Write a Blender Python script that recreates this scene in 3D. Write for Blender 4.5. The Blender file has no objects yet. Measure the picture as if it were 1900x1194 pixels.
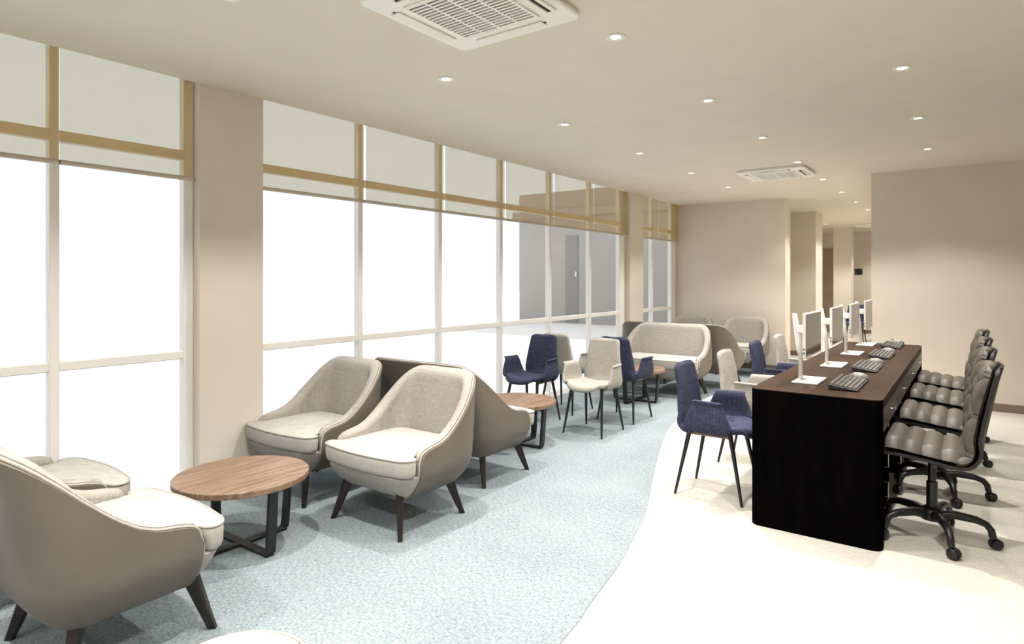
import bpy, bmesh, math, random
from mathutils import Vector, Matrix
from mathutils.geometry import delaunay_2d_cdt
random.seed(7)
PI = math.pi
SC = bpy.context.scene
COL = SC.collection

# ------------------------------------------------------------------ materials
def new_mat(name):
    m = bpy.data.materials.new(name); m.use_nodes = True
    nt = m.node_tree
    return m, nt, nt.nodes['Principled BSDF']

def lin(r, g, b):
    f = lambda c: (c/255/12.92) if c/255 <= .04045 else ((c/255+.055)/1.055)**2.4
    return (f(r), f(g), f(b), 1)

def plain(name, col, rough=.5, metal=0, spec=.5):
    m, nt, b = new_mat(name)
    b.inputs['Base Color'].default_value = (*col[:3], 1)
    b.inputs['Roughness'].default_value = rough
    b.inputs['Metallic'].default_value = metal
    b.inputs['Specular IOR Level'].default_value = spec
    return m

def coords(nt, scale=(1, 1, 1)):
    tc = nt.nodes.new('ShaderNodeTexCoord'); mp = nt.nodes.new('ShaderNodeMapping')
    mp.inputs['Scale'].default_value = scale
    nt.links.new(tc.outputs['Object'], mp.inputs['Vector'])
    return mp.outputs['Vector']

def noise(nt, scale_vec, scale=1, detail=2, rough=.5):
    n = nt.nodes.new('ShaderNodeTexNoise')
    n.inputs['Scale'].default_value = scale; n.inputs['Detail'].default_value = detail
    n.inputs['Roughness'].default_value = rough
    nt.links.new(coords(nt, scale_vec), n.inputs['Vector'])
    return n.outputs['Fac']

def math_node(nt, op, a, b, clamp=False):
    n = nt.nodes.new('ShaderNodeMath'); n.operation = op; n.use_clamp = clamp
    for i, v in enumerate((a, b)):
        if isinstance(v, (int, float)): n.inputs[i].default_value = v
        else: nt.links.new(v, n.inputs[i])
    return n.outputs[0]

def ramp(nt, fac, stops):
    r = nt.nodes.new('ShaderNodeValToRGB'); e = r.color_ramp.elements
    e[0].position, e[0].color = stops[0][0], (*stops[0][1][:3], 1)
    e[1].position, e[1].color = stops[-1][0], (*stops[-1][1][:3], 1)
    for p, c in stops[1:-1]:
        x = e.new(p); x.color = (*c[:3], 1)
    nt.links.new(fac, r.inputs['Fac'])
    return r.outputs['Color']

def bump(nt, b, h, strength=.3, dist=.002):
    n = nt.nodes.new('ShaderNodeBump'); n.inputs['Strength'].default_value = strength
    n.inputs['Distance'].default_value = dist
    nt.links.new(h, n.inputs['Height']); nt.links.new(n.outputs['Normal'], b.inputs['Normal'])

def mul(c, k): return (c[0]*k, c[1]*k, c[2]*k)

def woven(name, col, lo=.72, hi=1.22, scale=1.0, rough=.9, bmp=.35):
    """crossed threads: noise drawn out along two directions"""
    m, nt, b = new_mat(name)
    s = scale
    a = noise(nt, (260*s, 260*s, 10*s), 1, 2)
    c = noise(nt, (14*s, 14*s, 300*s), 1, 2)
    d = noise(nt, (320*s, 320*s, 320*s), 1, 1)
    f = math_node(nt, 'ADD', math_node(nt, 'MULTIPLY', a, .4), math_node(nt, 'MULTIPLY', c, .35))
    f = math_node(nt, 'ADD', f, math_node(nt, 'MULTIPLY', d, .25))
    nt.links.new(ramp(nt, f, [(.36, mul(col, lo)), (.5, col), (.64, mul(col, hi))]), b.inputs['Base Color'])
    b.inputs['Roughness'].default_value = rough
    b.inputs['Specular IOR Level'].default_value = .2
    bump(nt, b, f, bmp, .0015)
    return m

def grained(name, col, rough=.5):
    """fine pebbled leather"""
    m, nt, b = new_mat(name)
    v = nt.nodes.new('ShaderNodeTexVoronoi'); v.inputs['Scale'].default_value = 1
    nt.links.new(coords(nt, (190, 190, 260)), v.inputs['Vector'])
    n = noise(nt, (6, 6, 6), 1, 3)
    nt.links.new(ramp(nt, n, [(.3, mul(col, .94)), (.7, mul(col, 1.05))]), b.inputs['Base Color'])
    b.inputs['Roughness'].default_value = rough
    b.inputs['Specular IOR Level'].default_value = .35
    bump(nt, b, v.outputs['Distance'], .3, .0015)
    return m

def wood(name, c1, c2, c3, sc=(6, 60, 60), rough=.35, spec=.4, fine=1.0):
    m, nt, b = new_mat(name)
    a = noise(nt, sc, 1, 5, .6)
    g = noise(nt, (sc[0]*3*fine, sc[1]*5*fine, sc[2]*5*fine), 1, 2)
    f = math_node(nt, 'ADD', math_node(nt, 'MULTIPLY', a, .7), math_node(nt, 'MULTIPLY', g, .3))
    nt.links.new(ramp(nt, f, [(.34, c1), (.5, c2), (.66, c3)]), b.inputs['Base Color'])
    b.inputs['Roughness'].default_value = rough
    b.inputs['Specular IOR Level'].default_value = spec
    bump(nt, b, g, .08, .001)
    return m

def painted(name, col, var=.02, rough=.85, scale=3):
    m, nt, b = new_mat(name)
    n = noise(nt, (scale, scale, scale), 1, 4)
    nt.links.new(ramp(nt, n, [(.3, mul(col, 1-var)), (.7, mul(col, 1+var))]), b.inputs['Base Color'])
    b.inputs['Roughness'].default_value = rough
    b.inputs['Specular IOR Level'].default_value = .25
    h = noise(nt, (120, 120, 120), 1, 2)
    bump(nt, b, h, .05, .001)
    return m

def carpet_mat(name, dark, mid, light, sc=1.0):
    m, nt, b = new_mat(name)
    a = noise(nt, (95*sc, 26*sc, 1), 1, 3, .6)
    c = noise(nt, (24*sc, 100*sc, 1), 1, 3, .6)
    d = noise(nt, (170*sc, 170*sc, 1), 1, 2, .6)
    l = noise(nt, (2.2, 2.2, 1), 1, 3)
    f = math_node(nt, 'ADD', math_node(nt, 'MULTIPLY', a, .33), math_node(nt, 'MULTIPLY', c, .33))
    f = math_node(nt, 'ADD', f, math_node(nt, 'MULTIPLY', d, .26))
    f = math_node(nt, 'ADD', f, math_node(nt, 'MULTIPLY', l, .08))
    nt.links.new(ramp(nt, f, [(.38, dark), (.5, mid), (.62, light)]), b.inputs['Base Color'])
    b.inputs['Roughness'].default_value = .95
    b.inputs['Specular IOR Level'].default_value = .1
    bump(nt, b, f, .3, .003)
    return m

def emissive(name, col, strength):
    m, nt, b = new_mat(name)
    b.inputs['Base Color'].default_value = (.8, .8, .8, 1)
    b.inputs['Emission Color'].default_value = (*col, 1)
    b.inputs['Emission Strength'].default_value = strength
    return m

def glass_mat(name):
    m = bpy.data.materials.new(name); m.use_nodes = True
    nt = m.node_tree; nt.nodes.clear()
    o = nt.nodes.new('ShaderNodeOutputMaterial'); t = nt.nodes.new('ShaderNodeBsdfTransparent')
    g = nt.nodes.new('ShaderNodeBsdfGlossy'); mx = nt.nodes.new('ShaderNodeMixShader')
    t.inputs['Color'].default_value = (.99, .99, .99, 1); g.inputs['Roughness'].default_value = .02
    fr = nt.nodes.new('ShaderNodeFresnel'); fr.inputs['IOR'].default_value = 1.18
    ge = nt.nodes.new('ShaderNodeNewGeometry')   # only the face the ray enters by mirrors; the far face lets it out
    fac = math_node(nt, 'MULTIPLY', fr.outputs[0], math_node(nt, 'SUBTRACT', 1.0, ge.outputs['Backfacing']))
    nt.links.new(fac, mx.inputs['Fac'])
    nt.links.new(t.outputs[0], mx.inputs[1]); nt.links.new(g.outputs[0], mx.inputs[2])
    nt.links.new(mx.outputs[0], o.inputs['Surface'])
    return m

def screen_cloth(name, col, trans):
    """sun screen fabric: a fine open mesh, part of the light goes straight through"""
    m = bpy.data.materials.new(name); m.use_nodes = True
    nt = m.node_tree; nt.nodes.clear()
    o = nt.nodes.new('ShaderNodeOutputMaterial'); t = nt.nodes.new('ShaderNodeBsdfTransparent')
    d = nt.nodes.new('ShaderNodeBsdfDiffuse'); ad = nt.nodes.new('ShaderNodeAddShader')
    f = math_node(nt, 'ADD', math_node(nt, 'MULTIPLY', noise(nt, (8, 60, 500), 1, 2), .5),
                  math_node(nt, 'MULTIPLY', noise(nt, (8, 500, 60), 1, 2), .5))
    nt.links.new(ramp(nt, f, [(.35, mul(col, .9)), (.65, mul(col, 1.1))]), d.inputs['Color'])
    t.inputs['Color'].default_value = (*trans, 1)
    nt.links.new(t.outputs[0], ad.inputs[0]); nt.links.new(d.outputs[0], ad.inputs[1])
    nt.links.new(ad.outputs[0], o.inputs['Surface'])
    return m

M = {}
M['wall'] = painted('wall_paint', (.66, .60, .525))
M['ceiling'] = painted('ceiling_paint', (.68, .63, .55))
M['floor'] = carpet_mat('cream_carpet', (.40, .37, .31), (.52, .49, .435), (.61, .585, .535), 1.5)
M['carpet'] = carpet_mat('blue_carpet', (.088, .115, .127), (.208, .248, .263), (.335, .375, .388), 1.7)
M['base'] = painted('baseboard_brown', (.21, .165, .125), .03, .6)
M['frame'] = plain('window_aluminium', (.82, .80, .77), .45)
M['glass'] = glass_mat('window_glass')
M['blind'] = screen_cloth('blind_mesh', (.235, .158, .072), (.60, .63, .62))
M['blindbar'] = plain('blind_bar', (.50, .44, .37), .5)
M['chain'] = plain('blind_end_cap', (.16, .14, .12), .5)
M['fabric'] = woven('linen_weave', (.355, .328, .297))
M['seatfab'] = woven('linen_seat_weave', (.40, .377, .345), .82, 1.15)
M['leather'] = grained('taupe_leather', (.135, .113, .092), .5)
M['piping'] = woven('linen_piping', (.34, .312, .28), .9, 1.1)
M['leg'] = wood('espresso_leg', (.008, .006, .005), (.013, .009, .007), (.022, .014, .010), (40, 40, 5), .35)
M['blackleg'] = plain('black_steel', (.006, .006, .007), .45)
M['walnut'] = wood('walnut_top', (.10, .058, .035), (.195, .122, .079), (.30, .205, .142), (60, 2.6, 30), .4, .3)
M['walnutedge'] = wood('walnut_edge', (.08, .044, .024), (.15, .085, .053), (.22, .13, .085), (50, 50, 6), .45, .3)
M['navy'] = woven('navy_weave', (.036, .040, .072), .4, 1.9)
M['oat'] = woven('oatmeal_weave', (.355, .33, .293))
M['crossbar'] = plain('pale_wood_bar', (.22, .16, .095), .5)
M['desk'] = wood('wenge_top', (.021, .0105, .0055), (.031, .016, .0088), (.041, .022, .0125), (40, 2.5, 20), .5, .08, .6)
M['deskshade'] = wood('wenge_shaded', (.0012, .0012, .0014), (.0018, .0016, .0017), (.003, .0022, .002), (30, 30, 3), .8, 0.0)  # desk wenge again, with the shade of its unlit faces put into the colour
M['drawer'] = wood('wenge_drawer', (.028, .0155, .009), (.042, .024, .015), (.060, .035, .022), (30, 2.5, 25), .35, .35)
M['chrome'] = plain('brushed_steel', (.55, .53, .50), .3, 1)
M['white'] = plain('white_plastic', (.74, .72, .69), .4)
M['silver'] = plain('silver_stand', (.66, .63, .59), .35, .25)
M['screen'] = plain('screen_glass', (.045, .04, .035), .07, 0, .9)
M['screen'].node_tree.nodes['Principled BSDF'].inputs['IOR'].default_value = 2.0
M['dark'] = plain('dark_plastic', (.012, .011, .011), .5)
M['key'] = plain('charcoal_keys', (.066, .058, .047), .45)
M['mouse'] = plain('grey_mouse', (.20, .185, .17), .35)
M['pu'] = grained('brown_grey_leather', (.082, .069, .056), .42)
M['pudark'] = grained('dark_leather', (.016, .013, .011), .5)
M['blackplastic'] = plain('black_nylon', (.007, .0065, .006), .4)
M['ac'] = plain('aircon_white', (.86, .84, .79), .45)
M['acflap'] = plain('aircon_flap', (.83, .80, .74), .4)
M['acdark'] = plain('aircon_dark', (.03, .022, .014), .8)
M['trim'] = plain('downlight_trim', (.80, .78, .74), .35)
M['lens'] = emissive('downlight_lens', (1, .97, .92), 9)
M['door'] = painted('door_brown', (.36, .295, .215), .04, .5)
M['ext'] = painted('exterior_render', (.375, .36, .345), .02, .9, 1)
M['extdoor'] = painted('exterior_door_grey', (.26, .25, .235), .02, .7, 1)
M['ground'] = painted('exterior_paving', (.80, .79, .77), .03, .9, 1)
M['pouf'] = woven('pouf_rib_weave', (.40, .352, .315), .75, 1.2, .8)

# ------------------------------------------------------------------ mesh builder
class MB:
    def __init__(self): self.bm = bmesh.new()
    def box(self, c, s, bev=0, seg=2, rot=None):
        r = bmesh.ops.create_cube(self.bm, size=1)
        vs = r['verts']
        mat = Matrix.Translation(Vector(c)) @ (rot if rot else Matrix.Identity(4)) @ Matrix.Diagonal((*s, 1))
        bmesh.ops.transform(self.bm, matrix=mat, verts=vs)
        if bev:
            es = {e for v in vs for e in v.link_edges}
            bmesh.ops.bevel(self.bm, geom=list(es), offset=bev, segments=seg, affect='EDGES', profile=.5)
        return self
    def bx(self, x0, x1, y0, y1, z0, z1, bev=0, seg=2):
        return self.box(((x0+x1)/2, (y0+y1)/2, (z0+z1)/2), (abs(x1-x0), abs(y1-y0), abs(z1-z0)), bev, seg)
    def loft(self, rings, cap=True):
        bm = self.bm
        R = [[bm.verts.new(p) for p in r] for r in rings]
        n = len(R[0])
        for a, b in zip(R[:-1], R[1:]):
            for i in range(n):
                j = (i+1) % n
                bm.faces.new((a[i], a[j], b[j], b[i]))
        if cap:
            bm.faces.new(R[0][::-1]); bm.faces.new(R[-1])
        return self
    def tube(self, pts, r, n=10, closed=False, ry=None):
        pts = [Vector(p) for p in pts]
        m = len(pts); rings = []
        rr = r if isinstance(r, (list, tuple)) else [r]*m
        prev = None
        for i, p in enumerate(pts):
            if closed: t = pts[(i+1) % m]-pts[i-1]
            else: t = pts[min(i+1, m-1)]-pts[max(i-1, 0)]
            t.normalize()
            if prev is None:
                a = Vector((0, 0, 1)) if abs(t.z) < .9 else Vector((1, 0, 0))
                u = t.cross(a).normalized()
            else:
                u = (prev-t*prev.dot(t)).normalized()
            prev = u
            w = t.cross(u)
            rings.append([p+u*math.cos(2*PI*k/n)*rr[i]+w*math.sin(2*PI*k/n)*(rr[i] if ry is None else ry) for k in range(n)])
        if closed:
            bm = self.bm
            R = [[bm.verts.new(q) for q in rg] for rg in rings]
            for i in range(m):
                a, b = R[i], R[(i+1) % m]
                for k in range(n):
                    j = (k+1) % n
                    bm.faces.new((a[k], a[j], b[j], b[k]))
        else: self.loft(rings)
        return self
    def lathe(self, prof, n=32, c=(0, 0, 0)):
        rings = [[(c[0]+r*math.cos(2*PI*k/n), c[1]+r*math.sin(2*PI*k/n), c[2]+z) for k in range(n)] for r, z in prof]
        return self.loft(rings)
    def sheet(self, P, nu, nv, T, edge=.25):
        """a padded sheet: P(u,v) mid surface, T thickness, edges rounded"""
        bm = self.bm; e = 1e-3
        F, B = [], []
        for i in range(nu+1):
            u = i/nu
            fr, br = [], []
            for j in range(nv+1):
                v = j/nv
                p = Vector(P(u, v))
                du = Vector(P(min(u+e, 1), v))-Vector(P(max(u-e, 0), v))
                dv = Vector(P(u, min(v+e, 1)))-Vector(P(u, max(v-e, 0)))
                nn = du.cross(dv)
                nn = nn.normalized() if nn.length > 1e-12 else Vector((0, 0, 1))
                t = T(u, v) if callable(T) else T
                fr.append(bm.verts.new(p+nn*t/2)); br.append(bm.verts.new(p-nn*t/2))
            F.append(fr); B.append(br)
        for i in range(nu):
            for j in range(nv):
                bm.faces.new((F[i][j], F[i+1][j], F[i+1][j+1], F[i][j+1]))
                bm.faces.new((B[i][j], B[i][j+1], B[i+1][j+1], B[i+1][j]))
        for i in range(nu):
            bm.faces.new((F[i][0], B[i][0], B[i+1][0], F[i+1][0]))
            bm.faces.new((F[i][nv], F[i+1][nv], B[i+1][nv], B[i][nv]))
        for j in range(nv):
            bm.faces.new((F[0][j], F[0][j+1], B[0][j+1], B[0][j]))
            bm.faces.new((F[nu][j], B[nu][j], B[nu][j+1], F[nu][j+1]))
        return self
    def build(self, name, mat, parent=None, smooth=False, angle=40, weld=0):
        bm = self.bm
        if weld: bmesh.ops.remove_doubles(bm, verts=bm.verts[:], dist=weld)
        bmesh.ops.recalc_face_normals(bm, faces=bm.faces[:])
        me = bpy.data.meshes.new(name)
        if smooth:
            for f in bm.faces: f.smooth = True
            ca = math.radians(angle)
            for ed in bm.edges:
                if len(ed.link_faces) == 2 and ed.calc_face_angle(0) > ca: ed.smooth = False
        bm.to_mesh(me); bm.free()
        me.materials.append(M[mat] if isinstance(mat, str) else mat)
        o = bpy.data.objects.new(name, me); COL.objects.link(o)
        if parent: o.parent = parent
        return o

def tag(o, label=None, cat=None, group=None, kind=None):
    if label: o['label'] = label
    if cat: o['category'] = cat
    if group: o['group'] = group
    if kind: o['kind'] = kind
    return o

def empty(name, loc=(0, 0, 0), rz=0):
    o = bpy.data.objects.new(name, None); COL.objects.link(o)
    o.location = loc; o.rotation_euler = (0, 0, rz); o.empty_display_size = .1
    return o

def copy_tree(o, parent=None):
    c = o.copy(); COL.objects.link(c)
    if parent: c.parent = parent
    for ch in list(o.children):
        if ch.type != 'LIGHT': copy_tree(ch, c)
    return c

def place_all(proto, spots, group=None):
    for i, (x, y, rz, label) in enumerate(spots):
        o = proto if i == 0 else copy_tree(proto)
        o.location = (x, y, o.location.z); o.rotation_euler = (0, 0, rz)
        o['label'] = label
        if group: o['group'] = group

def smoothstep(a, b, x):
    t = max(0, min(1, (x-a)/(b-a))); return t*t*(3-2*t)

def interp(tab, x):
    if x <= tab[0][0]: return tab[0][1]
    for (a, fa), (b, fb) in zip(tab[:-1], tab[1:]):
        if x <= b:
            t = (x-a)/(b-a); return fa+(fb-fa)*t
    return tab[-1][1]

def resample(pts, n, closed=False):
    P = [Vector(p) for p in pts]
    if closed: P.append(P[0])
    L = [0]
    for a, b in zip(P[:-1], P[1:]): L.append(L[-1]+(b-a).length)
    out = []; k = 0
    m = n if closed else n-1
    for i in range(n):
        s = L[-1]*i/m
        while k < len(L)-2 and L[k+1] < s: k += 1
        t = (s-L[k])/max(1e-9, L[k+1]-L[k])
        out.append(P[k].lerp(P[k+1], t))
    return out

def rrect(x0, x1, y0, y1, r, n=6):
    """rounded rectangle outline; r = one radius or four (x1y1, x0y1, x0y0, x1y0)"""
    if not isinstance(r, (list, tuple)): r = (r,)*4
    pts = []
    for (cx, cy, a, rr) in ((x1, y1, 0, r[0]), (x0, y1, 90, r[1]), (x0, y0, 180, r[2]), (x1, y0, 270, r[3])):
        sx = -1 if cx == x1 else 1; sy = -1 if cy == y1 else 1
        for k in range(n+1):
            t = math.radians(a+90*k/n)
            pts.append(Vector((cx+sx*rr+rr*math.cos(t), cy+sy*rr+rr*math.sin(t), 0)))
    return pts

def inset_outline(pts, d):
    """move a counter-clockwise outline inward by d"""
    n = len(pts); out = []
    for i in range(n):
        t = (pts[(i+1) % n]-pts[i-1]); t.normalize()
        out.append(pts[i]+Vector((-t.y, t.x, 0))*d)
    return out

def stack(outline, levels):
    return [[Vector((p.x, p.y, z)) for p in inset_outline(outline, d)] for z, d in levels]

# ------------------------------------------------------------------ camera
HC = 1.38
cam = bpy.data.cameras.new('camera'); camo = bpy.data.objects.new('camera', cam); COL.objects.link(camo)
cam.sensor_width = 36; cam.lens = 22.0; cam.shift_y = -(597-518)/1900
cam.clip_start = .02; cam.clip_end = 200
camo.location = (0, 0, HC); camo.rotation_euler = (PI/2, 0, math.radians(36.142))
SC.camera = camo

# ------------------------------------------------------------------ the room
H = 2.6
XW = -3.88            # the window side
def structure(mb, name, mat, label, cat, smooth=False):
    o = mb.build(name, mat, None, smooth); tag(o, label, cat, None, 'structure'); return o

structure(MB().bx(-4.0, 3.1, -2.6, 18.45, -.12, 0), 'floor', 'floor', 'cream woven floor covering running through the whole room', 'floor')
structure(MB().bx(-3.872, 3.1, -2.6, 10.15, H, H+.12).bx(-4.05, 3.1, 10.15, 18.45, H, H+.12), 'ceiling', 'ceiling', 'smooth beige ceiling dotted with downlights', 'ceiling')
structure(MB().bx(2.9, 3.05, -2.6, 8.3, 0, H), 'wall_right', 'wall', 'plain wall on the right side, outside the view', 'wall')
structure(MB().bx(-4.0, 3.05, -2.6, -2.45, 0, H+.1), 'wall_back', 'wall', 'plain wall behind the viewer', 'wall')
structure(MB().bx(-.912, 3.05, 8.28, 18.45, 0, H), 'wall_block_right', 'wall', 'beige wall block behind the office chairs with light scallop', 'wall')
structure(MB().bx(-4.02, -2.225, 10.0, 10.32, 0, H+.1), 'wall_end', 'wall', 'beige end wall behind the farthest lounge chairs', 'wall')
structure(MB().bx(-4.02, -2.215, 12.25, 12.88, 0, H), 'wall_corridor_middle', 'wall', 'beige wall stub beyond the end wall', 'wall')
structure(MB().bx(-2.60, -2.23, 16.5, 16.9, 0, H), 'pillar', 'wall', 'bright beige pillar near the far corridor wall', 'pillar')
structure(MB().bx(-4.02, -.9, 18.3, 18.45, 0, H), 'wall_far', 'wall', 'far corridor wall carrying the small black sign', 'wall')
structure(MB().bx(-4.05, -3.9, 10.32, 18.45, 0, H), 'wall_corridor_left', 'wall', 'left wall of the corridor recess', 'wall')
structure(MB().bx(-4.05, -3.863, 1.995, 2.43, 0, H+.1), 'column_window_near', 'wall', 'wide beige column between the near windows', 'column')
structure(MB().bx(-4.05, -3.863, 8.10, 8.56, 0, H+.1), 'column_window_far', 'wall', 'narrow beige column before the last window', 'column')
structure(MB().bx(-4.08, -3.8, -2.6, 10.15, 2.70, 2.73), 'trim_1', 'ceiling', 'top of the blind pocket above the windows', 'trim')
# baseboards
bb = [('baseboard_right', (-.914, 2.9, 8.266, 8.28), 'brown baseboard under the right wall block'),
      ('baseboard_end', (-3.86, -2.225, 9.986, 10.0), 'brown baseboard under the end wall'),
      ('baseboard_corridor', (-3.9, -2.215, 12.236, 12.25), 'brown baseboard on the corridor wall stub'),
      ('baseboard_far', (-3.9, -.912, 18.286, 18.30), 'brown baseboard under the far wall')]
for n, (a, b, c, d), l in bb:
    structure(MB().bx(a, b, c, d, 0, .083), n, 'base', l, 'baseboard')
# far brown door
dr = MB().bx(-3.55, -2.72, 18.255, 18.30, 0.0, 2.19, .004).build('door_1', 'door'); tag(dr, 'brown door at the far end of the corridor', 'door', None, 'structure')
MB().tube([(-2.80, 18.25, 1.02), (-2.80, 18.205, 1.02), (-2.92, 18.205, 1.02)], .009, 8).build('door_handle', 'chrome', dr, True)

# windows: front face of the frame, mullions, transoms, panes
XF, XB = -3.935, -3.995
def window(n, y0, y1, mulls, label, ends=(.04, .04)):
    fr = MB()
    def bar(ya, yb, za, zb, x0=XB, x1=XF): fr.bx(x0, x1, ya, yb, za, zb, .004, 1)
    xs = [y0]+list(mulls)+[y1]
    bar(y0, y0+ends[0], 0, 2.70); bar(y1-ends[1], y1, 0, 2.70)
    for m in mulls: bar(m-.023, m+.023, 0, 2.70)
    edges = []
    for i in range(len(xs)-1):
        a = xs[i]+(ends[0] if i == 0 else .023); b = xs[i+1]-(ends[1] if i == len(xs)-2 else .023)
        edges.append((a, b))
        for za, zb in ((0, .07), (.887, .937), (2.12, 2.18), (2.685, 2.70)):
            bar(a, b, za, zb, XB+.004, XF-.002)
    f = fr.build('window_%d' % n, 'frame'); tag(f, label, 'window', None, 'structure')
    for a, b in edges:
        for za, zb in ((.07, .887), (.937, 2.12), (2.18, 2.685)):
            MB().bx(-3.968, -3.962, a-.003, b+.003, za-.003, zb+.003).build('pane', 'glass', f)
    return f
window(1, -2.45, 1.995, [-1.57, -.63, .315, 1.255], 'tall white framed window bay nearest on the left', (.04, .06))
window(2, 2.43, 8.10, [3.335, 4.272, 5.205, 6.15, 7.10], 'long white framed window bay behind the seating', (.03, .17))
window(3, 8.56, 10.0, [9.06], 'small white framed window bay beside the end wall', (.03, .20))

# roller blinds: one per panel
bl_edges = [(-2.44, -1.57), (-1.565, -.63), (-.625, .31), (.315, 1.254), (1.263, 1.966),
            (2.44, 3.322), (3.343, 4.257), (4.279, 5.192), (5.213, 6.135), (6.157, 7.085), (7.107, 7.91), (7.93, 8.075),
            (8.575, 9.16), (9.175, 9.975)]
bl_lab = ['off view roller blind fifth before the near column', 'off view roller blind fourth before the near column', 'off view roller blind third before the near column',
          'half lowered tan roller blind at the left edge of the photo', 'half lowered tan roller blind just left of the near column',
          'tan roller blind just right of the near column', 'tan roller blind second right of the near column', 'tan roller blind third right of the near column',
          'tan roller blind crossed by the outside building edge', 'tan roller blind fifth right of the near column', 'tan roller blind last full one before the far column',
          'narrow tan roller blind strip against the far column', 'tan roller blind just beyond the far column', 'tan roller blind beside the end wall']
for i, (a, b) in enumerate(bl_edges):
    e = empty('roller_blind', (-3.885, (a+b)/2, 0)); w = b-a
    tag(e, bl_lab[i], 'blind', 'roller blinds along the windows')
    MB().bx(-.0008, .0008, -w/2, w/2, 2.012, 2.698).build('blind_fabric', 'blind', e)
    MB().tube([(0, -w/2, 2.0), (0, w/2, 2.0)], .0135, 12).build('bottom_bar', 'blindbar', e, True)
    MB().tube([(0, w/2-.001, 2.0), (0, w/2+.006, 2.0)], .0125, 10).build('end_cap', 'chain', e, True)

# blue carpet with a flowing edge, inlaid on the floor
edge = [(-1.05, -2.45), (-1.10, -.6), (-1.15, .8), (-1.25, 2.02), (-1.301, 2.345), (-1.37, 2.764), (-1.47, 3.175), (-1.561, 3.507), (-1.699, 3.886), (-1.846, 4.289),
        (-1.963, 4.634), (-2.186, 5.317), (-2.31, 5.85), (-2.40, 6.40), (-2.45, 6.9), (-2.47, 7.4), (-2.40, 8.2), (-2.28, 9.0), (-2.24, 9.98)]
def catmull(P, m=8):
    out = []
    for i in range(len(P)-1):
        p0, p1, p2, p3 = P[max(i-1, 0)], P[i], P[i+1], P[min(i+2, len(P)-1)]
        for k in range(m):
            t = k/m
            out.append(tuple(.5*((2*p1[c])+(-p0[c]+p2[c])*t+(2*p0[c]-5*p1[c]+4*p2[c]-p3[c])*t*t+(-p0[c]+3*p1[c]-3*p2[c]+p3[c])*t**3) for c in range(len(p1))))
    out.append(tuple(P[-1])); return out
eg = catmull(edge)
bm = bmesh.new()
zt = .004
L = [bm.verts.new((XF+.006, y, zt)) for x, y in eg]; Rr = [bm.verts.new((x, y, zt)) for x, y in eg]; Rb = [bm.verts.new((x, y, .0)) for x, y in eg]
for i in range(len(eg)-1):
    bm.faces.new((L[i], Rr[i], Rr[i+1], L[i+1])); bm.faces.new((Rr[i], Rb[i], Rb[i+1], Rr[i+1]))
mb = MB(); mb.bm.free(); mb.bm = bm
structure(mb, 'floor_carpet', 'carpet', 'pale blue carpet with a flowing curved edge under the lounge seats', 'carpet')

# ------------------------------------------------------------------ outside
ground = structure(MB().bx(-60, -4.06, 9.0, 60, -.158, -.15), 'ground', 'ground', 'pale paving outside the windows', 'ground')
nb = empty('neighbouring_building', (-13.4, 18.8, -.15)); tag(nb, 'plain grey building wing seen through the far window panes', 'building')
MB().bx(0, 13.0, 0, 4, 0, 4.62).build('wall', 'ext', nb)
MB().bx(-.22, 13.0, -.12, 0, 3.72, 3.98).build('ledge', 'ext', nb)
ed = MB().bx(2.0, 2.5, -.03, 0, .05, 3.05).build('door', 'extdoor', nb)
MB().bx(2.42, 2.47, -.08, -.03, 1.62, 1.80).build('handle', 'white', ed)

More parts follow.
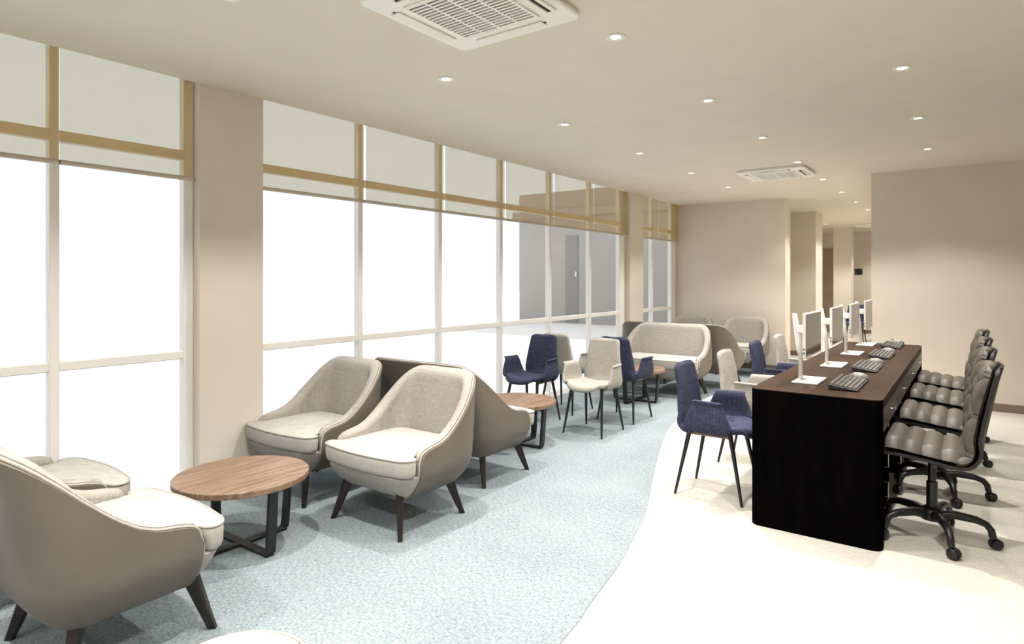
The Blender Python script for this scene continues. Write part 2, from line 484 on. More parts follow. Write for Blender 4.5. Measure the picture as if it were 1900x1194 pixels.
# ------------------------------------------------------------------ lounge chair and loveseat (built facing -y)
def lounge(name, aw, nu, cat):
    root = empty(name); tag(root, 'x', cat)
    a, b, R, y0 = aw, .355, .20, -.175
    path = []
    for k in range(9): path.append((a-.004*(1-k/8), y0+(b-R-y0)*k/8, 0))
    for k in range(1, 17):
        t = k/16*PI/2; path.append((a-R+R*math.cos(t)**.9, b-R+R*math.sin(t)**.9, 0))
    half = path[:]
    path = half+[(-x, y, 0) for x, y, z in reversed(half)]
    C = resample(path, 241)
    N = []
    for i in range(241):
        t = (C[min(i+1, 240)]-C[max(i-1, 0)]).normalized(); N.append(Vector((-t.y, t.x, 0)))  # inward
    HT = [(-.175, .385), (-.172, .408), (-.162, .430), (-.145, .448), (-.12, .457), (-.09, .464), (-.03, .473), (0, .481), (.05, .503), (.10, .540), (.14, .578), (.20, .645), (.25, .708), (.29, .755), (.32, .785), (.345, .805), (.356, .811)]
    def at(u):
        f = u*240; i = min(239, int(f)); t = f-i
        return C[i].lerp(C[i+1], t), N[i].lerp(N[i+1], t)
    def pos(u, v, off, zb, up=0):
        c, n = at(u)
        h = interp(HT, c.y)+up
        z = zb+(h-zb)*v
        ins = .105*max(0, (.37-z)/.17)**2
        p = c+n*(off+ins)
        rear = smoothstep(-.02, b, c.y)
        k = max(0, (z-.34)/.5)
        p.y += .075*k**1.25*rear
        p.x *= 1-.075*smoothstep(.46, .86, z)
        p.z = z
        return p
    P1 = lambda u, v: pos(u, v, .009, .20)
    MB().sheet(P1, nu, 20, .018).build('outer_shell', 'leather', root, True, 60)
    def th(u, v):
        d = min(1, (1-v)/.10); ee = min(1, min(u, 1-u)/.045)
        return .016+.05*math.sqrt(max(0, 1-(1-d)**2))*math.sqrt(max(.02, 1-(1-ee)**2))
    P2 = lambda u, v: pos(.004+.992*u, v, .015+.5*th(u, v), .335, .005)
    MB().sheet(P2, nu, 22, th).build('backrest', 'fabric', root, True, 75)
    rim = [pos(u, 1, .016, .2, .004) for u in [i/120 for i in range(121)]]
    down0 = [pos(0, v, .012, .2, .0)+Vector((0, -.003, 0)) for v in [0.0, .2, .4, .6, .8, .95]]
    down1 = [pos(1, v, .012, .2, .0)+Vector((0, -.003, 0)) for v in [.95, .8, .6, .4, .2, 0]]
    MB().tube(down0+rim+down1, .0058, 8).build('piping', 'piping', root, True)
    # upholstered base under the cushion
    w = a-.010
    o = rrect(-w, w, -.280, b-.010, (.19, .19, .115, .115), 8)
    for p in o:
        if p.y < -.18: p.y -= .022*(1-(p.x/w)**2)
    MB().loft(stack(o, [(.197, .16), (.197, .120), (.203, .102), (.22, .082), (.245, .057), (.275, .033), (.31, .013), (.332, .005), (.337, .02)])).build('base', 'fabric', root, True, 50)
    # T shaped seat cushion
    wi = a-.072
    rc = .115; ry = .068; yf = -.292
    q = [(w-.032, -.187), (w-.012, -.191), (w-.002, -.203)]
    for k in range(9):
        t = k/8*PI/2; q.append((w+.001-rc+rc*math.cos(t), yf+ry-ry*math.sin(t)))
    mid = [(x, yf-.020*(1-(x/(w-rc))**2)) for x in [(w-rc)*(1-2*k/12) for k in range(1, 12)]]
    bk = [(wi, -.186), (wi, 0), (wi, .17)]
    for k in range(1, 7):
        t = k/6*PI/2; bk.append((wi-.10+.10*math.cos(t), .17+.10*math.sin(t)))
    poly = q+mid+[(-x, y) for x, y in reversed(q)]+[(-x, y) for x, y in bk]+list(reversed(bk))
    oc = resample([(x, y, 0) for x, y in poly], 200, True)[::-1]
    for _ in range(5):
        oc = [(oc[i-1]+oc[i]*2+oc[(i+1) % 200])/4 for i in range(200)]
    lev = [(.338, .012), (.346, .004), (.36, 0), (.405, -.002), (.425, 0), (.431, .004), (.436, .010)]
    rings = stack(oc, lev)
    mb = MB(); mb.loft(rings, False)
    mb.bm.faces.new([mb.bm.verts.new(p) for p in rings[0]][::-1])
    top = rings[-1]; flat = [Vector((p.x, p.y)) for p in top]; nr = len(flat)
    def inside(x, y):
        c = False
        for k in range(nr):
            a0, b0 = flat[k], flat[k-1]
            if (a0.y > y) != (b0.y > y) and x < (b0.x-a0.x)*(y-a0.y)/(b0.y-a0.y)+a0.x: c = not c
        return c
    gx = [(-aw+.024*i, -.36+.024*j) for i in range(int(2*aw/.024)+1) for j in range(32)]
    gp = [Vector(g) for g in gx if inside(*g) and min((Vector(g)-f).length for f in flat) > .014]
    V2, _, F2, *_r = delaunay_2d_cdt(flat+gp, [], [list(range(nr))], 1, 1e-5)
    bv = []
    for p in V2:
        d = min((p-f).length for f in flat)
        bv.append(mb.bm.verts.new((p.x, p.y, .436+.017*(1-math.exp(-d/.07)))))
    for f in F2: mb.bm.faces.new([bv[k] for k in f])
    cush = mb.build('seat_cushion', 'seatfab', root, True, 60, .0008)
    pp = [Vector((p.x, p.y, .431)) for p in inset_outline(oc, .001)]
    MB().tube(pp, .0055, 8, True).build('piping', 'piping', cush, True)
    # tapered splayed legs
    for sx in (-1, 1):
        for sy in (-1, 1):
            fx, fy = sx*(a-.085), sy*.25
            tx, ty = sx*(a-.155), sy*.185
            leg = MB()
            rg = []
            for k in range(5):
                t = k/4; z = .245*(1-t)
                x = tx+(fx-tx)*t; y = ty+(fy-ty)*t
                hw = .032-.017*t; hd = .022-.009*t
                dx, dy = sx*.7071, sy*.7071
                ring = []
                for (p, q) in ((1, .75), (.75, 1), (-.75, 1), (-1, .75), (-1, -.75), (-.75, -1), (.75, -1), (1, -.75)):
                    ring.append((x+dx*p*hw-dy*q*hd, y+dy*p*hw+dx*q*hd, max(.0045, z) if k == 4 else z))
                rg.append(ring)
            leg.loft(rg).build('leg', 'leg', root)
    return root

arm = lounge('lounge_armchair', .36, 64, 'armchair')
XA, XBb = -3.516, -2.69
G = 'lounge armchairs around the round tables'
place_all(arm, [
    (XBb, 1.05, PI, 'taupe backed armchair seen from behind at the lower left corner'),
    (XA, 1.05, PI, 'armchair mostly hidden behind the lower left armchair, only seat showing'),
    (XA, 2.56, 0, 'linen armchair facing the viewer beside the near column'),
    (XBb, 2.56, 0, 'front facing linen armchair standing nearest the middle of the blue carpet'),
    (XA, 8.12, PI, 'dark backed armchair by the window just behind the front facing loveseat'),
    (XBb, 8.12, PI, 'taupe backed armchair peeking out right of the front facing loveseat'),
    (XA, 9.32, 0, 'far linen armchair in the window corner against the end wall'),
    (XBb, 9.32, 0, 'far linen armchair against the middle of the end wall'),
], G)
sofa = lounge('loveseat', .56, 84, 'loveseat')
place_all(sofa, [
    (-3.06, 3.475, PI, 'taupe backed loveseat turned away behind the two front armchairs'),
    (-3.04, 7.24, 0, 'linen loveseat facing the viewer behind the blue and oatmeal chairs'),
], 'two seat lounge loveseats')

# ------------------------------------------------------------------ round tables
def table():
    root = empty('coffee_table'); tag(root, 'x', 'table')
    t = MB().lathe([(.28, .345), (.327, .345), (.33, .348), (.33, .372), (.327, .375), (.31, .3755), (.1, .3755)], 64)
    t.build('tabletop', 'walnut', root, True, 30)
    base = MB()
    base.box((0, 0, .0125), (.50, .045, .017), .003, 1)
    base.box((0, 0, .0127), (.045, .50, .0174), .003, 1)
    base.build('cross_base', 'blackleg', root)
    for k in range(4):
        ang = k*PI/2
        pts = [(.232, 0, .012), (.247, 0, .022), (.253, 0, .05), (.264, 0, .19), (.276, 0, .346)]
        rg = []
        for x, y, z in pts:
            hx, hy = .010, .0235
            r = [(x-hx, -hy, z), (x+hx, -hy, z), (x+hx, hy, z), (x-hx, hy, z)]
            rg.append([(p*math.cos(ang)-q*math.sin(ang), p*math.sin(ang)+q*math.cos(ang), zz) for p, q, zz in r])
        MB().loft(rg).build('leg', 'blackleg', root)
    top = MB(); top.box((0, 0, .339), (.55, .045, .012)); top.box((0, 0, .3388), (.045, .55, .0122)); top.build('top_brace', 'blackleg', root)
    return root
tb = table()
place_all(tb, [(-3.05, 1.80, 0, 'round walnut coffee table nearest, between facing armchairs'),
               (-3.055, 4.25, 0, 'round walnut coffee table behind the turned away loveseat'),
               (-3.06, 6.565, 0, 'round walnut coffee table in front of the front facing loveseat')], 'round walnut coffee tables')

# ------------------------------------------------------------------ upholstered chair with wing arms (facing -y)
def wing_chair(name, mat):
    root = empty(name); tag(root, 'x', 'chair')
    prof = [(-.255, .405), (-.25, .432), (-.20, .444), (-.10, .438), (0, .432), (.08, .434), (.14, .45)]
    pp = catmull([(y, z) for y, z in prof], 6)
    PPs = resample([(0, y, z) for y, z in pp], 41)
    def seat(u, v):
        f = v*40; i = min(39, int(f)); p = PPs[i].lerp(PPs[i+1], f-i)
        hw = .150+.076*smoothstep(-.265, -.10, p.y)-.032*smoothstep(.0, .15, p.y)
        x = (2*u-1)*hw
        edge = abs(2*u-1)
        yy = p.y+.045*edge**2.5*(1-smoothstep(-.25, -.1, p.y))
        return Vector((x, yy, p.z-.012+.032*edge**3))
    def rnd(ku, kv):
        return lambda u, v: .004+.036*math.sqrt(max(0, 1-(1-min(1, min(u, 1-u)/ku))**2))*math.sqrt(max(0, 1-(1-min(1, min(v, 1-v)/kv))**2))
    MB().sheet(seat, 24, 24, rnd(.06, .08)).build('seat', mat, root, True, 80)
    bp = catmull([(.10, .412), (.155, .425), (.192, .47), (.205, .54), (.212, .62), (.222, .70), (.238, .78), (.246, .828)], 6)
    BP = resample([(0, y, z) for y, z in bp], 61)
    def back(u, v):
        f = v*60; i = min(59, int(f)); p = BP[i].lerp(BP[i+1], f-i)
        hw = .198-.045*smoothstep(.44, .83, p.z)
        # rounded top corners
        k = max(0, (p.z-.785)/.043); hw -= .045*(1-math.sqrt(max(0, 1-min(1, k)**2)))
        x = (2*u-1)*hw
        return Vector((x, p.y-.030*abs(2*u-1)**2.2*smoothstep(.44, .52, p.z), p.z))
    MB().sheet(back, 24, 34, rnd(.07, .05)).build('backrest', mat, root, True, 80)
    for s in (-1, 1):
        # outline rises from the seat edge and lips outward at the top
        sect = catmull([(.165, .414), (.203, .424), (.228, .448), (.238, .49), (.239, .545), (.238, .590), (.243, .611), (.262, .622)], 5)
        SP = resample([(x, 0, z) for x, z in sect], 41)
        def armf(u, v, s=s):
            f = v*40; i = min(39, int(f)); p = SP[i].lerp(SP[i+1], f-i)
            k = smoothstep(.43, .62, p.z)
            yf = -.120-.040*smoothstep(.415, .455, p.z)+.055*max(0, min(1, (p.z-.47)/.14)); yr = .158-.02*max(0, min(1, (p.z-.43)/.07))-.052*max(0, min(1, (p.z-.50)/.11))
            y = yf+(yr-yf)*u
            bow = -.022*smoothstep(-.10, .10, y)-.014*smoothstep(.07, .16, y)
            return Vector((s*(p.x+bow-.030*(1-smoothstep(-.22, -.12, y))), y, p.z))
        MB().sheet(armf, 20, 24, lambda u, v: .003+.021*math.sqrt(max(0, 1-(1-min(1, min(u, 1-u)/.10))**2))*math.sqrt(max(0, 1-(1-min(1, min(v, 1-v)/.07))**2))).build('armrest', mat, root, True, 80)
    for sx in (-1, 1):
        for sy in (-1, 1):
            MB().tube([(sx*.15, sy*.115+(.01 if sy > 0 else -.01), .432), (sx*.193, sy*.21, .0045)], [.0155, .0085], 12).build('leg', 'blackleg', root, True)
        MB().box((sx*.152, 0, .402), (.016, .25, .022), .002, 1).build('underframe_bar', 'crossbar', root)
    return root
navy = wing_chair('navy_armchair', 'navy'); oat = wing_chair('oatmeal_armchair', 'oat')
CHX = -1.32
place_all(navy, [
    (-3.43, 5.02, 0, 'navy armchair facing the viewer beside the window wall'),
    (-2.76, 5.675, PI, 'navy armchair seen from behind, next to the front facing oatmeal chair'),
    (CHX, 4.07, PI/2, 'navy chair pulled up to the near end of the desk'),
    (CHX, 5.79, PI/2, 'navy chair third along the desk, between two oatmeal chairs'),
    (-1.985, 15.2, 0, 'small navy chair far down the corridor, left of the pair'),
    (-1.79, 16.0, .1, 'small navy chair far down the corridor, right of the pair'),
], 'navy winged armchairs')
place_all(oat, [
    (-2.75, 5.02, 0, 'oatmeal armchair facing the viewer on the open blue carpet'),
    (-3.43, 5.675, PI, 'oatmeal armchair seen from behind, by the window behind the navy chair'),
    (CHX, 4.93, PI/2, 'oatmeal chair second along the desk'),
    (CHX, 6.65, PI/2, 'oatmeal chair at the far end of the desk'),
], 'oatmeal winged armchairs')

# ------------------------------------------------------------------ pouf at the bottom edge
pf = empty('pouf', (-1.425, .816, 0)); tag(pf, 'round beige pouf cut off by the bottom edge of the photo', 'pouf')
MB().lathe([(.13, .05), (.165, .055), (.182, .09), (.188, .2), (.188, .38), (.182, .42), (.165, .443), (.12, .452), (.05, .455)], 48).build('cushion', 'pouf', pf, True)
MB().lathe([(.14, .0), (.145, .004), (.145, .05), (.14, .052)], 40).build('plinth', 'blackleg', pf, True)
MB().tube([(.176*math.cos(2*PI*k/48), .176*math.sin(2*PI*k/48), .437) for k in range(48)], .0045, 8, True).build('piping', 'pouf', pf, True)

# ------------------------------------------------------------------ the long desk
DX0, DX1, DY0, DY1, DH = -1.0, -.353, 3.65, 6.95, .767
desk = empty('long_desk', (0, 0, 0)); tag(desk, 'long dark brown shared desk with end panels coloured as if in shade', 'desk')
o = rrect(DX0, DX1, DY0, DY1, .05, 8)
MB().loft(stack(o, [(DH-.004, .0), (DH-.001, 0), (DH, .001)])).bx(DX0+.0005, DX1-.0005, DY0+.05, DY1-.05, DH-.045, DH-.004).build('worktop', 'desk', desk, True, 40)
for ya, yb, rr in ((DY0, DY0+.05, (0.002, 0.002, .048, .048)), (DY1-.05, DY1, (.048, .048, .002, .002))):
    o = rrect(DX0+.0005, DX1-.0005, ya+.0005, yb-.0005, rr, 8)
    MB().loft(stack(o, [(0, .0), (DH-.004, 0)])).build('end_panel', 'deskshade', desk, True, 40)
MB().bx(DX0+.012, DX0+.03, DY0+.05, DY1-.05, 0.0, DH-.045).build('modesty_panel', 'deskshade', desk)
MB().bx(DX0+.03, DX1-.02, DY0+.05, DY1-.05, .59, .60).build('drawer_rail', 'deskshade', desk)
nd = 4; span = (DY1-DY0-.1)/nd
for k in range(nd):
    ya = DY0+.05+span*k+.002; yb = ya+span-.004
    d = MB().bx(DX1-.022, DX1-.001, ya, yb, .595, .713, .002, 1).build('drawer', 'drawer', desk)
    kb = MB().lathe([(.004, 0), (.004, .010), (.009, .014), (.010, .020), (.006, .024)], 16)
    bmesh.ops.transform(kb.bm, matrix=Matrix.Translation((DX1-.001, (ya+yb)/2, .655)) @ Matrix.Rotation(PI/2, 4, 'Y'), verts=kb.bm.verts[:])
    kb.build('knob', 'chrome', d, True)
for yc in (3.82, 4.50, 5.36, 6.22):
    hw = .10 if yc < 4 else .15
    p = MB().bx(DX0+.03, DX1-.06, yc-hw, yc+hw, .0, .585, .003, 1).build('pedestal', 'deskshade', desk)
    for zc in (.47, .29, .11):
        MB().tube([(DX1-.06, yc-hw*.7, zc-.045), (DX1-.042, yc-hw*.7, zc-.045), (DX1-.042, yc-hw*.7, zc+.045), (DX1-.06, yc-hw*.7, zc+.045)], .0045, 8).build('pedestal_handle', 'chrome', p, True)

# ------------------------------------------------------------------ monitors, keyboards, mice
def monitor():
    root = empty('monitor', (-.762, 0, DH)); tag(root, 'x', 'monitor')
    pn = MB().bx(-.006, .010, -.228, .228, .160, .418, .003, 2).build('monitor_case', 'white', root)
    MB().bx(.0095, .0112, -.220, .220, .173, .411).build('screen', 'screen', root)
    MB().bx(-.002, .004, -.2295, -.2275, .185, .197).build('port', 'dark', pn)
    MB().bx(-.002, .004, -.2295, -.2275, .207, .219).build('port', 'dark', pn)
    MB().bx(.0095, .0112, -.006, .006, .164, .169).build('power_light', 'dark', root)
    # stand
    st = MB()
    rg = []
    for x, z, hx, hy in [(-.062, .010, .008, .024), (-.060, .10, .009, .023), (-.066, .18, .010, .021), (-.075, .23, .010, .020)]:
        rg.append([(x-hx, -hy, z), (x+hx, -hy, z), (x+hx, hy, z), (x-hx, hy, z)])
    st.loft(rg).build('stand_column', 'silver', root)
    hd = MB(); rg = []
    for x, z, hx, hy in [(-.070, .17, .008, .0225), (-.074, .22, .012, .0235), (-.092, .36, .011, .0235), (-.097, .405, .008, .0225)]:
        rg.append([(x-hx, -hy, z), (x+hx, -hy, z), (x+hx, hy, z), (x-hx, hy, z)])
    hd.loft(rg).build('stand_arm', 'white', root)
    MB().bx(-.082, -.005, -.028, .028, .290, .335, .006, 2).build('bracket', 'white', root)
    MB().bx(-.085, .055, -.135, .155, .0005, .011, .003, 2).build('stand_base', 'silver', root)
    return root
mon = monitor()
NAMES = ['nearest', 'second', 'third', 'farthest']
mons = [mon]+[copy_tree(mon) for _ in range(3)]
for k, o in enumerate(mons):
    o.location = (-.762, 4.095+.86*k, DH)
    tag(o, 'thin white monitor on the desk, %s of the four' % NAMES[k], None, 'monitors along the desk')

def keyboard():
    root = empty('keyboard'); tag(root, 'x', 'keyboard')
    rg = []
    for y in (-.225, -.222, .222, .225):
        s = .003 if abs(y) > .224 else 0
        rg.append([(-.072+s, y, .002+s), (.072-s, y, .002+s), (.074-s, y, .010-s), (-.070+s, y, .030-s)])
    MB().loft(rg).build('keyboard_case', 'dark', root)
    kb = MB(); rot = Matrix.Rotation(math.atan2(.020, .144), 4, 'Y')
    for r in range(6):
        x = -.058+.0225*r
        if r == 0: x -= .003
        n = 15; pitch = .43/n
        y = -.215
        while y < .21:
            w = pitch*(5 if (r == 5 and -.1 < y < -.06) else 1)
            zz = .0302-(x+.070)*(.020/.144)
            kb.box((x, y+w/2, zz+.002), (.0185, w-.0035, .007), .0012, 1, rot)
            y += w
    kb.build('keycaps', 'key', root)  # all the separate keycaps, merged into one mesh
    for s in (-1, 1):
        MB().bx(-.066, -.058, s*.19-.012, s*.19+.012, 0.0, .006).build('foot', 'dark', root)
    return root
kbd = keyboard()
kbs = [kbd]+[copy_tree(kbd) for _ in range(3)]
for k, o in enumerate(kbs):
    o.location = (-.562, 4.075+.86*k, DH+.0005)
    tag(o, 'charcoal keyboard on the desk, %s of the four' % NAMES[k], None, 'keyboards along the desk')
def mouse():
    root = empty('computer_mouse'); tag(root, 'x', 'mouse')
    rg = []
    for k in range(13):
        t = k/12; x = -.056+.112*t
        w = .031*math.sqrt(max(.06, math.sin(PI*min(.98, max(.02, t)))))
        h = .037*math.sqrt(max(.03, math.sin(PI*min(.99, max(.01, t*.9+.04)))))
        rg.append([(x, w*math.cos(PI*j/10), .008+h*math.sin(PI*j/10)) for j in range(11)]+[(x, -w*.8, .0085), (x, w*.8, .0085)])
    MB().loft(rg).build('mouse_body', 'mouse', root, True, 60)
    rg = []
    for k in range(13):
        t = k/12; x = -.053+.106*t; w = .027*math.sqrt(max(.06, math.sin(PI*min(.98, max(.02, t)))))
        rg.append([(x, -w, 0), (x, w, 0), (x, w, .0092), (x, -w, .0092)])
    MB().loft(rg).build('mouse_underside', 'dark', root)
    MB().tube([(-.045, 0, .042), (-.028, 0, .047)], .004, 8).build('scroll_wheel', 'dark', root, True)
    return root
ms = mouse()
mss = [ms]+[copy_tree(ms) for _ in range(3)]
for k, o in enumerate(mss):
    o.location = (-.548, 4.345+.86*k, DH+.0005)
    tag(o, 'grey mouse behind the %s keyboard on the desk' % NAMES[k], None, 'mice along the desk')

# ------------------------------------------------------------------ tufted swivel chairs (facing -x)
def swivel():
    root = empty('swivel_chair'); tag(root, 'x', 'office chair')
    W = .215
    # seat: padded rolls across the depth; local x is depth, front at -.24
    SPf = catmull([(-.215, .462), (-.20, .490), (-.15, .492), (-.05, .478), (.05, .465), (.13, .458)], 8)
    SP = resample([(x, 0, z) for x, z in SPf], 81)
    def seat_top(u, v):
        f = v*80; i = min(79, int(f)); p = SP[i].lerp(SP[i+1], f-i)
        y = (2*u-1)*W
        return Vector((p.x, y, p.z))
    def st(u, v):
        vv = v*4.35-.35
        roll = abs(math.sin(PI*vv))**.55
        eu = min(1, min(u, 1-u)/.055)
        return .012+(.034*roll+.016)*math.sqrt(max(0, 1-(1-eu)**2))
    MB().sheet(lambda u, v: seat_top(u, v)+Vector((0, 0, .002+.5*st(u, v))), 20, 96, st).build('seat', 'pu', root, True, 85)
    # back: diamond tufting
    BPf = catmull([(.135, .462), (.178, .485), (.200, .55), (.216, .65), (.236, .75), (.262, .86), (.285, .945)], 8)
    BP = resample([(x, 0, z) for x, z in BPf], 101)
    def back(u, v, off=0):
        f = v*100; i = min(99, int(f)); p = BP[i].lerp(BP[i+1], f-i)
        hw = W-.02*smoothstep(.6, .95, p.z)
        k = max(0, (p.z-.905)/.042); hw -= .05*(1-math.sqrt(max(0, 1-min(1, k)**2)))
        y = (2*u-1)*hw
        return Vector((p.x+off-.02*(2*u-1)**2*smoothstep(.5, .6, p.z), y, p.z))
    def bt(u, v):
        a = 2.0*u; b2 = 2.6*v+.12
        d = abs(math.cos(PI*(a+b2))*math.cos(PI*(a-b2)))**.34
        eu = min(1, min(u, 1-u)/.09); ev = min(1, min(v+.2, 1-v)/.06)
        return .012+(.033*d+.018)*math.sqrt(max(0, 1-(1-eu)**2))*math.sqrt(max(0, 1-(1-ev)**2))
    MB().sheet(lambda u, v: back(u, v, -.004-.5*bt(u, v)), 56, 110, bt).build('backrest', 'pu', root, True, 85)
    # dark outer shell, seat to back in one sweep
    SHf = catmull([(-.225, .455), (-.21, .468), (-.12, .468), (0, .455), (.10, .441), (.165, .448), (.205, .50), (.226, .60), (.248, .72), (.275, .86), (.296, .945)], 8)
    SH = resample([(x, 0, z) for x, z in SHf], 121)
    def shell(u, v):
        f = v*120; i = min(119, int(f)); p = SH[i].lerp(SH[i+1], f-i)
        hw = W-.002-.02*smoothstep(.6, .95, p.z)
        k = max(0, (p.z-.905)/.042); hw -= .05*(1-math.sqrt(max(0, 1-min(1, k)**2)))
        y = (2*u-1)*hw
        return Vector((p.x-.02*(2*u-1)**2*smoothstep(.5, .6, p.z), y, p.z))
    MB().sheet(shell, 20, 70, .016).build('outer_shell', 'pudark', root, True, 70)
    # gas lift and mechanism
    MB().lathe([(.030, .10), (.036, .11), (.036, .165), (.026, .17), (.026, .30), (.019, .305), (.019, .44), (.018, .445)], 24).build('gas_lift', 'blackplastic', root, True, 50)
    MB().box((0, 0, .435), (.20, .14, .03), .006, 2).build('tilt_mechanism', 'blackplastic', root)
    MB().tube([(.02, -.05, .435), (.02, -.15, .432), (.02, -.19, .428)], [.006, .006, .010], 8).build('lever', 'blackplastic', root, True)
    MB().lathe([(.02, .098), (.05, .10), (.054, .115), (.052, .15), (.04, .162), (.03, .165)], 24).build('hub', 'blackplastic', root, True, 50)
    for k in range(5):
        ang = math.radians(-72+72*k+2); c, s = math.cos(ang), math.sin(ang)
        pts = [(.03, .128), (.10, .142), (.19, .135), (.232, .120), (.252, .095), (.258, .065), (.260, .052)]
        rr = [.026, .023, .019, .017, .017, .0175, .013]
        MB().tube([(r*c, r*s, z) for r, z in pts], rr, 12).build('base_arm', 'blackplastic', root, True)
        cs = MB(); rad = .0275; ca, sa = math.cos(ang+.6), math.sin(ang+.6)
        cx, cy = .262*c+.012*ca, .262*s+.012*sa
        for side in (-1, 1):
            wprof = [(.010, 0), (.024, .001), (rad, .005), (rad, .014), (.024, .018), (.010, .019)]
            wm = MB().lathe(wprof, 24)
            mt = Matrix.Translation((cx, cy, rad)) @ Matrix.Rotation(ang+.6, 4, 'Z') @ Matrix.Rotation(side*-PI/2, 4, 'X') @ Matrix.Translation((0, 0, .004))
            bmesh.ops.transform(wm.bm, matrix=mt, verts=wm.bm.verts[:])
            me = bpy.data.meshes.new('t'); wm.bm.to_mesh(me); wm.bm.free(); cs.bm.from_mesh(me); bpy.data.meshes.remove(me)
        cs.tube([(.262*c, .262*s, .055), (.262*c, .262*s, .035)], .009, 10)
        cs.box((cx, cy, .040), (.040, .026, .022), .006, 2, Matrix.Rotation(ang+.6, 4, 'Z'))
        cs.build('caster', 'blackplastic', root, True, 45)
    return root
sw = swivel()
place_all(sw, [(-.16, 4.03+.865*k, 0, 'tufted brown grey swivel chair behind the desk, %s of the four' % NAMES[k]) for k in range(4)], 'tufted swivel chairs behind the desk')

# ------------------------------------------------------------------ ceiling cassettes
def cassette():
    root = empty('air_conditioner', (0, 0, H)); tag(root, 'x', 'air conditioner')
    o = rrect(-.357, .357, -.357, .357, .045, 6)
    MB().loft(stack(o, [(0, .012), (-.018, .004), (-.026, 0), (-.034, .004), (-.036, .012)][::-1])).build('panel', 'ac', root, True, 50)
    MB().bx(-.205, .205, -.205, .205, -.0375, -.034).build('grille_recess', 'acdark', root)
    g = MB(); n = 17
    for k in range(n):
        y = -.197+.394*k/(n-1)
        g.box((0, y, -.041), (.41, .0105, .006))
    for x in (-.1025, 0, .1025): g.box((x, 0, -.0412), (.010, .41, .0055))
    for s in (-1, 1):
        g.box((s*.21, 0, -.041), (.012, .43, .009), .002, 1); g.box((0, s*.21, -.041), (.43, .012, .009), .002, 1)
    g.build('intake_grille', 'ac', root)
    for k in range(4):
        R = Matrix.Rotation(k*PI/2, 4, 'Z')
        c = R @ Vector((0, -.287, -.0365))
        sl = MB().box(c, (.40, .05 if k in (0, 1) else .014, .004), 0, 2, R).build('louver_slot', 'acdark', root)
        if k in (2, 3):
            c2 = R @ Vector((0, -.287, -.0405))
            MB().box(c2, (.385, .052, .007), .003, 2, R).build('louver_flap', 'acflap', sl)
        else:
            c2 = R @ Vector((0, -.307, -.043))
            MB().box(c2, (.385, .020, .010), .003, 2, R).build('louver_flap', 'acflap', sl)
            c3 = R @ Vector((0, -.266, -.0405))
            MB().box(c3, (.385, .012, .008), .003, 2, R).build('louver_lip', 'acflap', sl)
    return root
acu = cassette()
place_all(acu, [(-1.774, 2.132, 0, 'large white ceiling cassette air conditioner cut off by the top edge'),
                (-1.765, 7.52, 0, 'white ceiling cassette air conditioner over the far lounge seats'),
                (-1.70, 15.95, 0, 'small white ceiling cassette air conditioner far down the corridor')], 'ceiling cassette air conditioners')

# small black sign on the far wall
sg = MB().bx(-2.385, -2.215, 18.285, 18.30, 1.50, 1.655, .003, 1).build('wall_sign', 'dark'); tag(sg, 'small square black sign on the far corridor wall', 'sign')
MB().bx(-2.372, -2.325, 18.2835, 18.2855, 1.528, 1.540).build('sign_mark', 'mouse', sg)

# ------------------------------------------------------------------ downlights
SPOT_W = 60        # wide spill of each lamp, plus a tighter beam in the middle
def downlight():
    root = empty('downlight', (0, 0, H)); tag(root, 'x', 'light')
    MB().lathe([(.0285, -.003), (.034, -.005), (.036, -.0045), (.037, -.0065), (.047, -.0065), (.0495, -.004), (.0495, 0.0), (.0285, 0.0)], 32).build('trim_ring', 'trim', root, True, 40)
    MB().lathe([(.001, -.003), (.026, -.003), (.028, -.0025), (.028, -.0005), (.001, -.0005)], 28).build('lens', 'lens', root, True, 40)
    return root
dl = downlight(); first = True
ld = bpy.data.lights.new('downlight_beam', 'SPOT'); ld.energy = SPOT_W; ld.color = (1, .968, .91)
ld.spot_size = math.radians(119); ld.spot_blend = .42; ld.shadow_soft_size = .022
lb = bpy.data.lights.new('downlight_core', 'SPOT'); lb.energy = 85; lb.color = ld.color
lb.spot_size = math.radians(76); lb.spot_blend = 1.0; lb.shadow_soft_size = .022
ORD = ['nearest', 'second', 'third', 'fourth', 'fifth', 'sixth', 'seventh', 'eighth', 'ninth']
rowdefs = [('window side', -2.57, [1.457+1.383*k for k in range(6)], 0),
           ('middle', -1.436, [1.467+1.383*k for k in range(9)], 1),
           ('right hand', -.313, [1.477+1.383*k for k in range(5)], 2)]
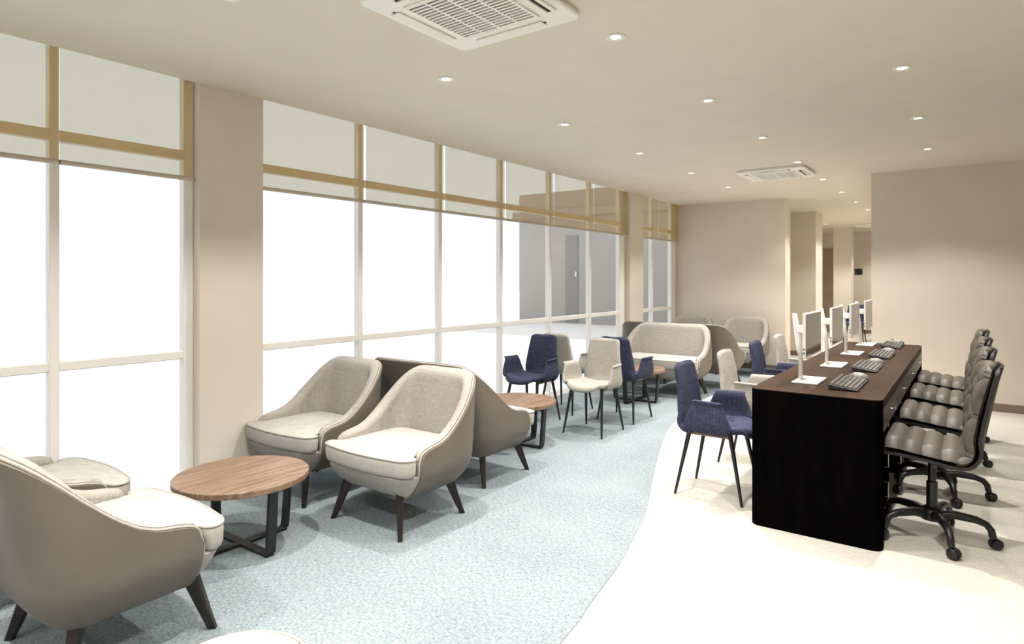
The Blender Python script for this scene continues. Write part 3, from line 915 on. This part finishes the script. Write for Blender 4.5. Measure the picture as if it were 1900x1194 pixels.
def put_light(x, y, label):
    global first
    o = dl if first else copy_tree(dl); first = False
    o.location = (x, y, H); tag(o, label, None, 'recessed ceiling downlights')
    for dat in (ld, lb):
        l = bpy.data.objects.new(dat.name, dat); COL.objects.link(l)
        l.parent = o; l.location = (0, 0, -.016)
for nm, x, ys, skip in rowdefs:
    vis = 0
    for y in ys:
        pxv = {'window side': y > 1.4, 'middle': y > 2.0, 'right hand': y > 3.5}[nm]
        if pxv:
            put_light(x, y, 'recessed downlight, %s of the %s ceiling row' % (ORD[vis], nm)); vis += 1
        else:
            put_light(x, y, 'recessed downlight of the %s row just outside the view' % nm)
for nm, x, _, _ in rowdefs:
    for y in (.08, -1.3):
        put_light(x, y, 'recessed downlight of the %s row behind the viewer%s' % (nm, ' near the back wall' if y < 0 else ''))
put_light(-1.436, 13.93, 'recessed downlight far down the corridor, hidden by the wall block')
put_light(-1.436, 17.3, 'recessed downlight at the far end of the corridor')
put_light(-1.436, 15.30, 'recessed downlight of the corridor beside the far cassette, hidden by the wall block')
put_light(-2.555, 13.853, 'recessed downlight hidden in the corridor recess behind the wall stub')
put_light(-2.555, 15.236, 'small recessed downlight in the corridor recess near the pillar')

# ------------------------------------------------------------------ daylight
w = bpy.data.worlds.new('sky'); SC.world = w; w.use_nodes = True
bg = w.node_tree.nodes['Background']
bg.inputs['Color'].default_value = (.97, .99, 1, 1); bg.inputs['Strength'].default_value = .94

sun = bpy.data.lights.new('sun', 'SUN'); sun.energy = 4.8; sun.angle = math.radians(3); sun.color = (1, .98, .95)
so = bpy.data.objects.new('sun', sun); COL.objects.link(so)      # behind the building: it never shines in through the windows
so.rotation_euler = Vector((.06, .72, .66)).to_track_quat('Z', 'Y').to_euler()

# ------------------------------------------------------------------ view
vs = SC.view_settings
vs.view_transform = 'Standard'; vs.look = 'None'; vs.gamma = 1; vs.use_curve_mapping = False
vs.exposure = .38
SC.cycles.use_denoising = True
SC.cycles.max_bounces = 8; SC.cycles.diffuse_bounces = 5; SC.cycles.transparent_max_bounces = 16
SC.cycles.sample_clamp_indirect = 6
SC.cycles.caustics_reflective = False; SC.cycles.caustics_refractive = False
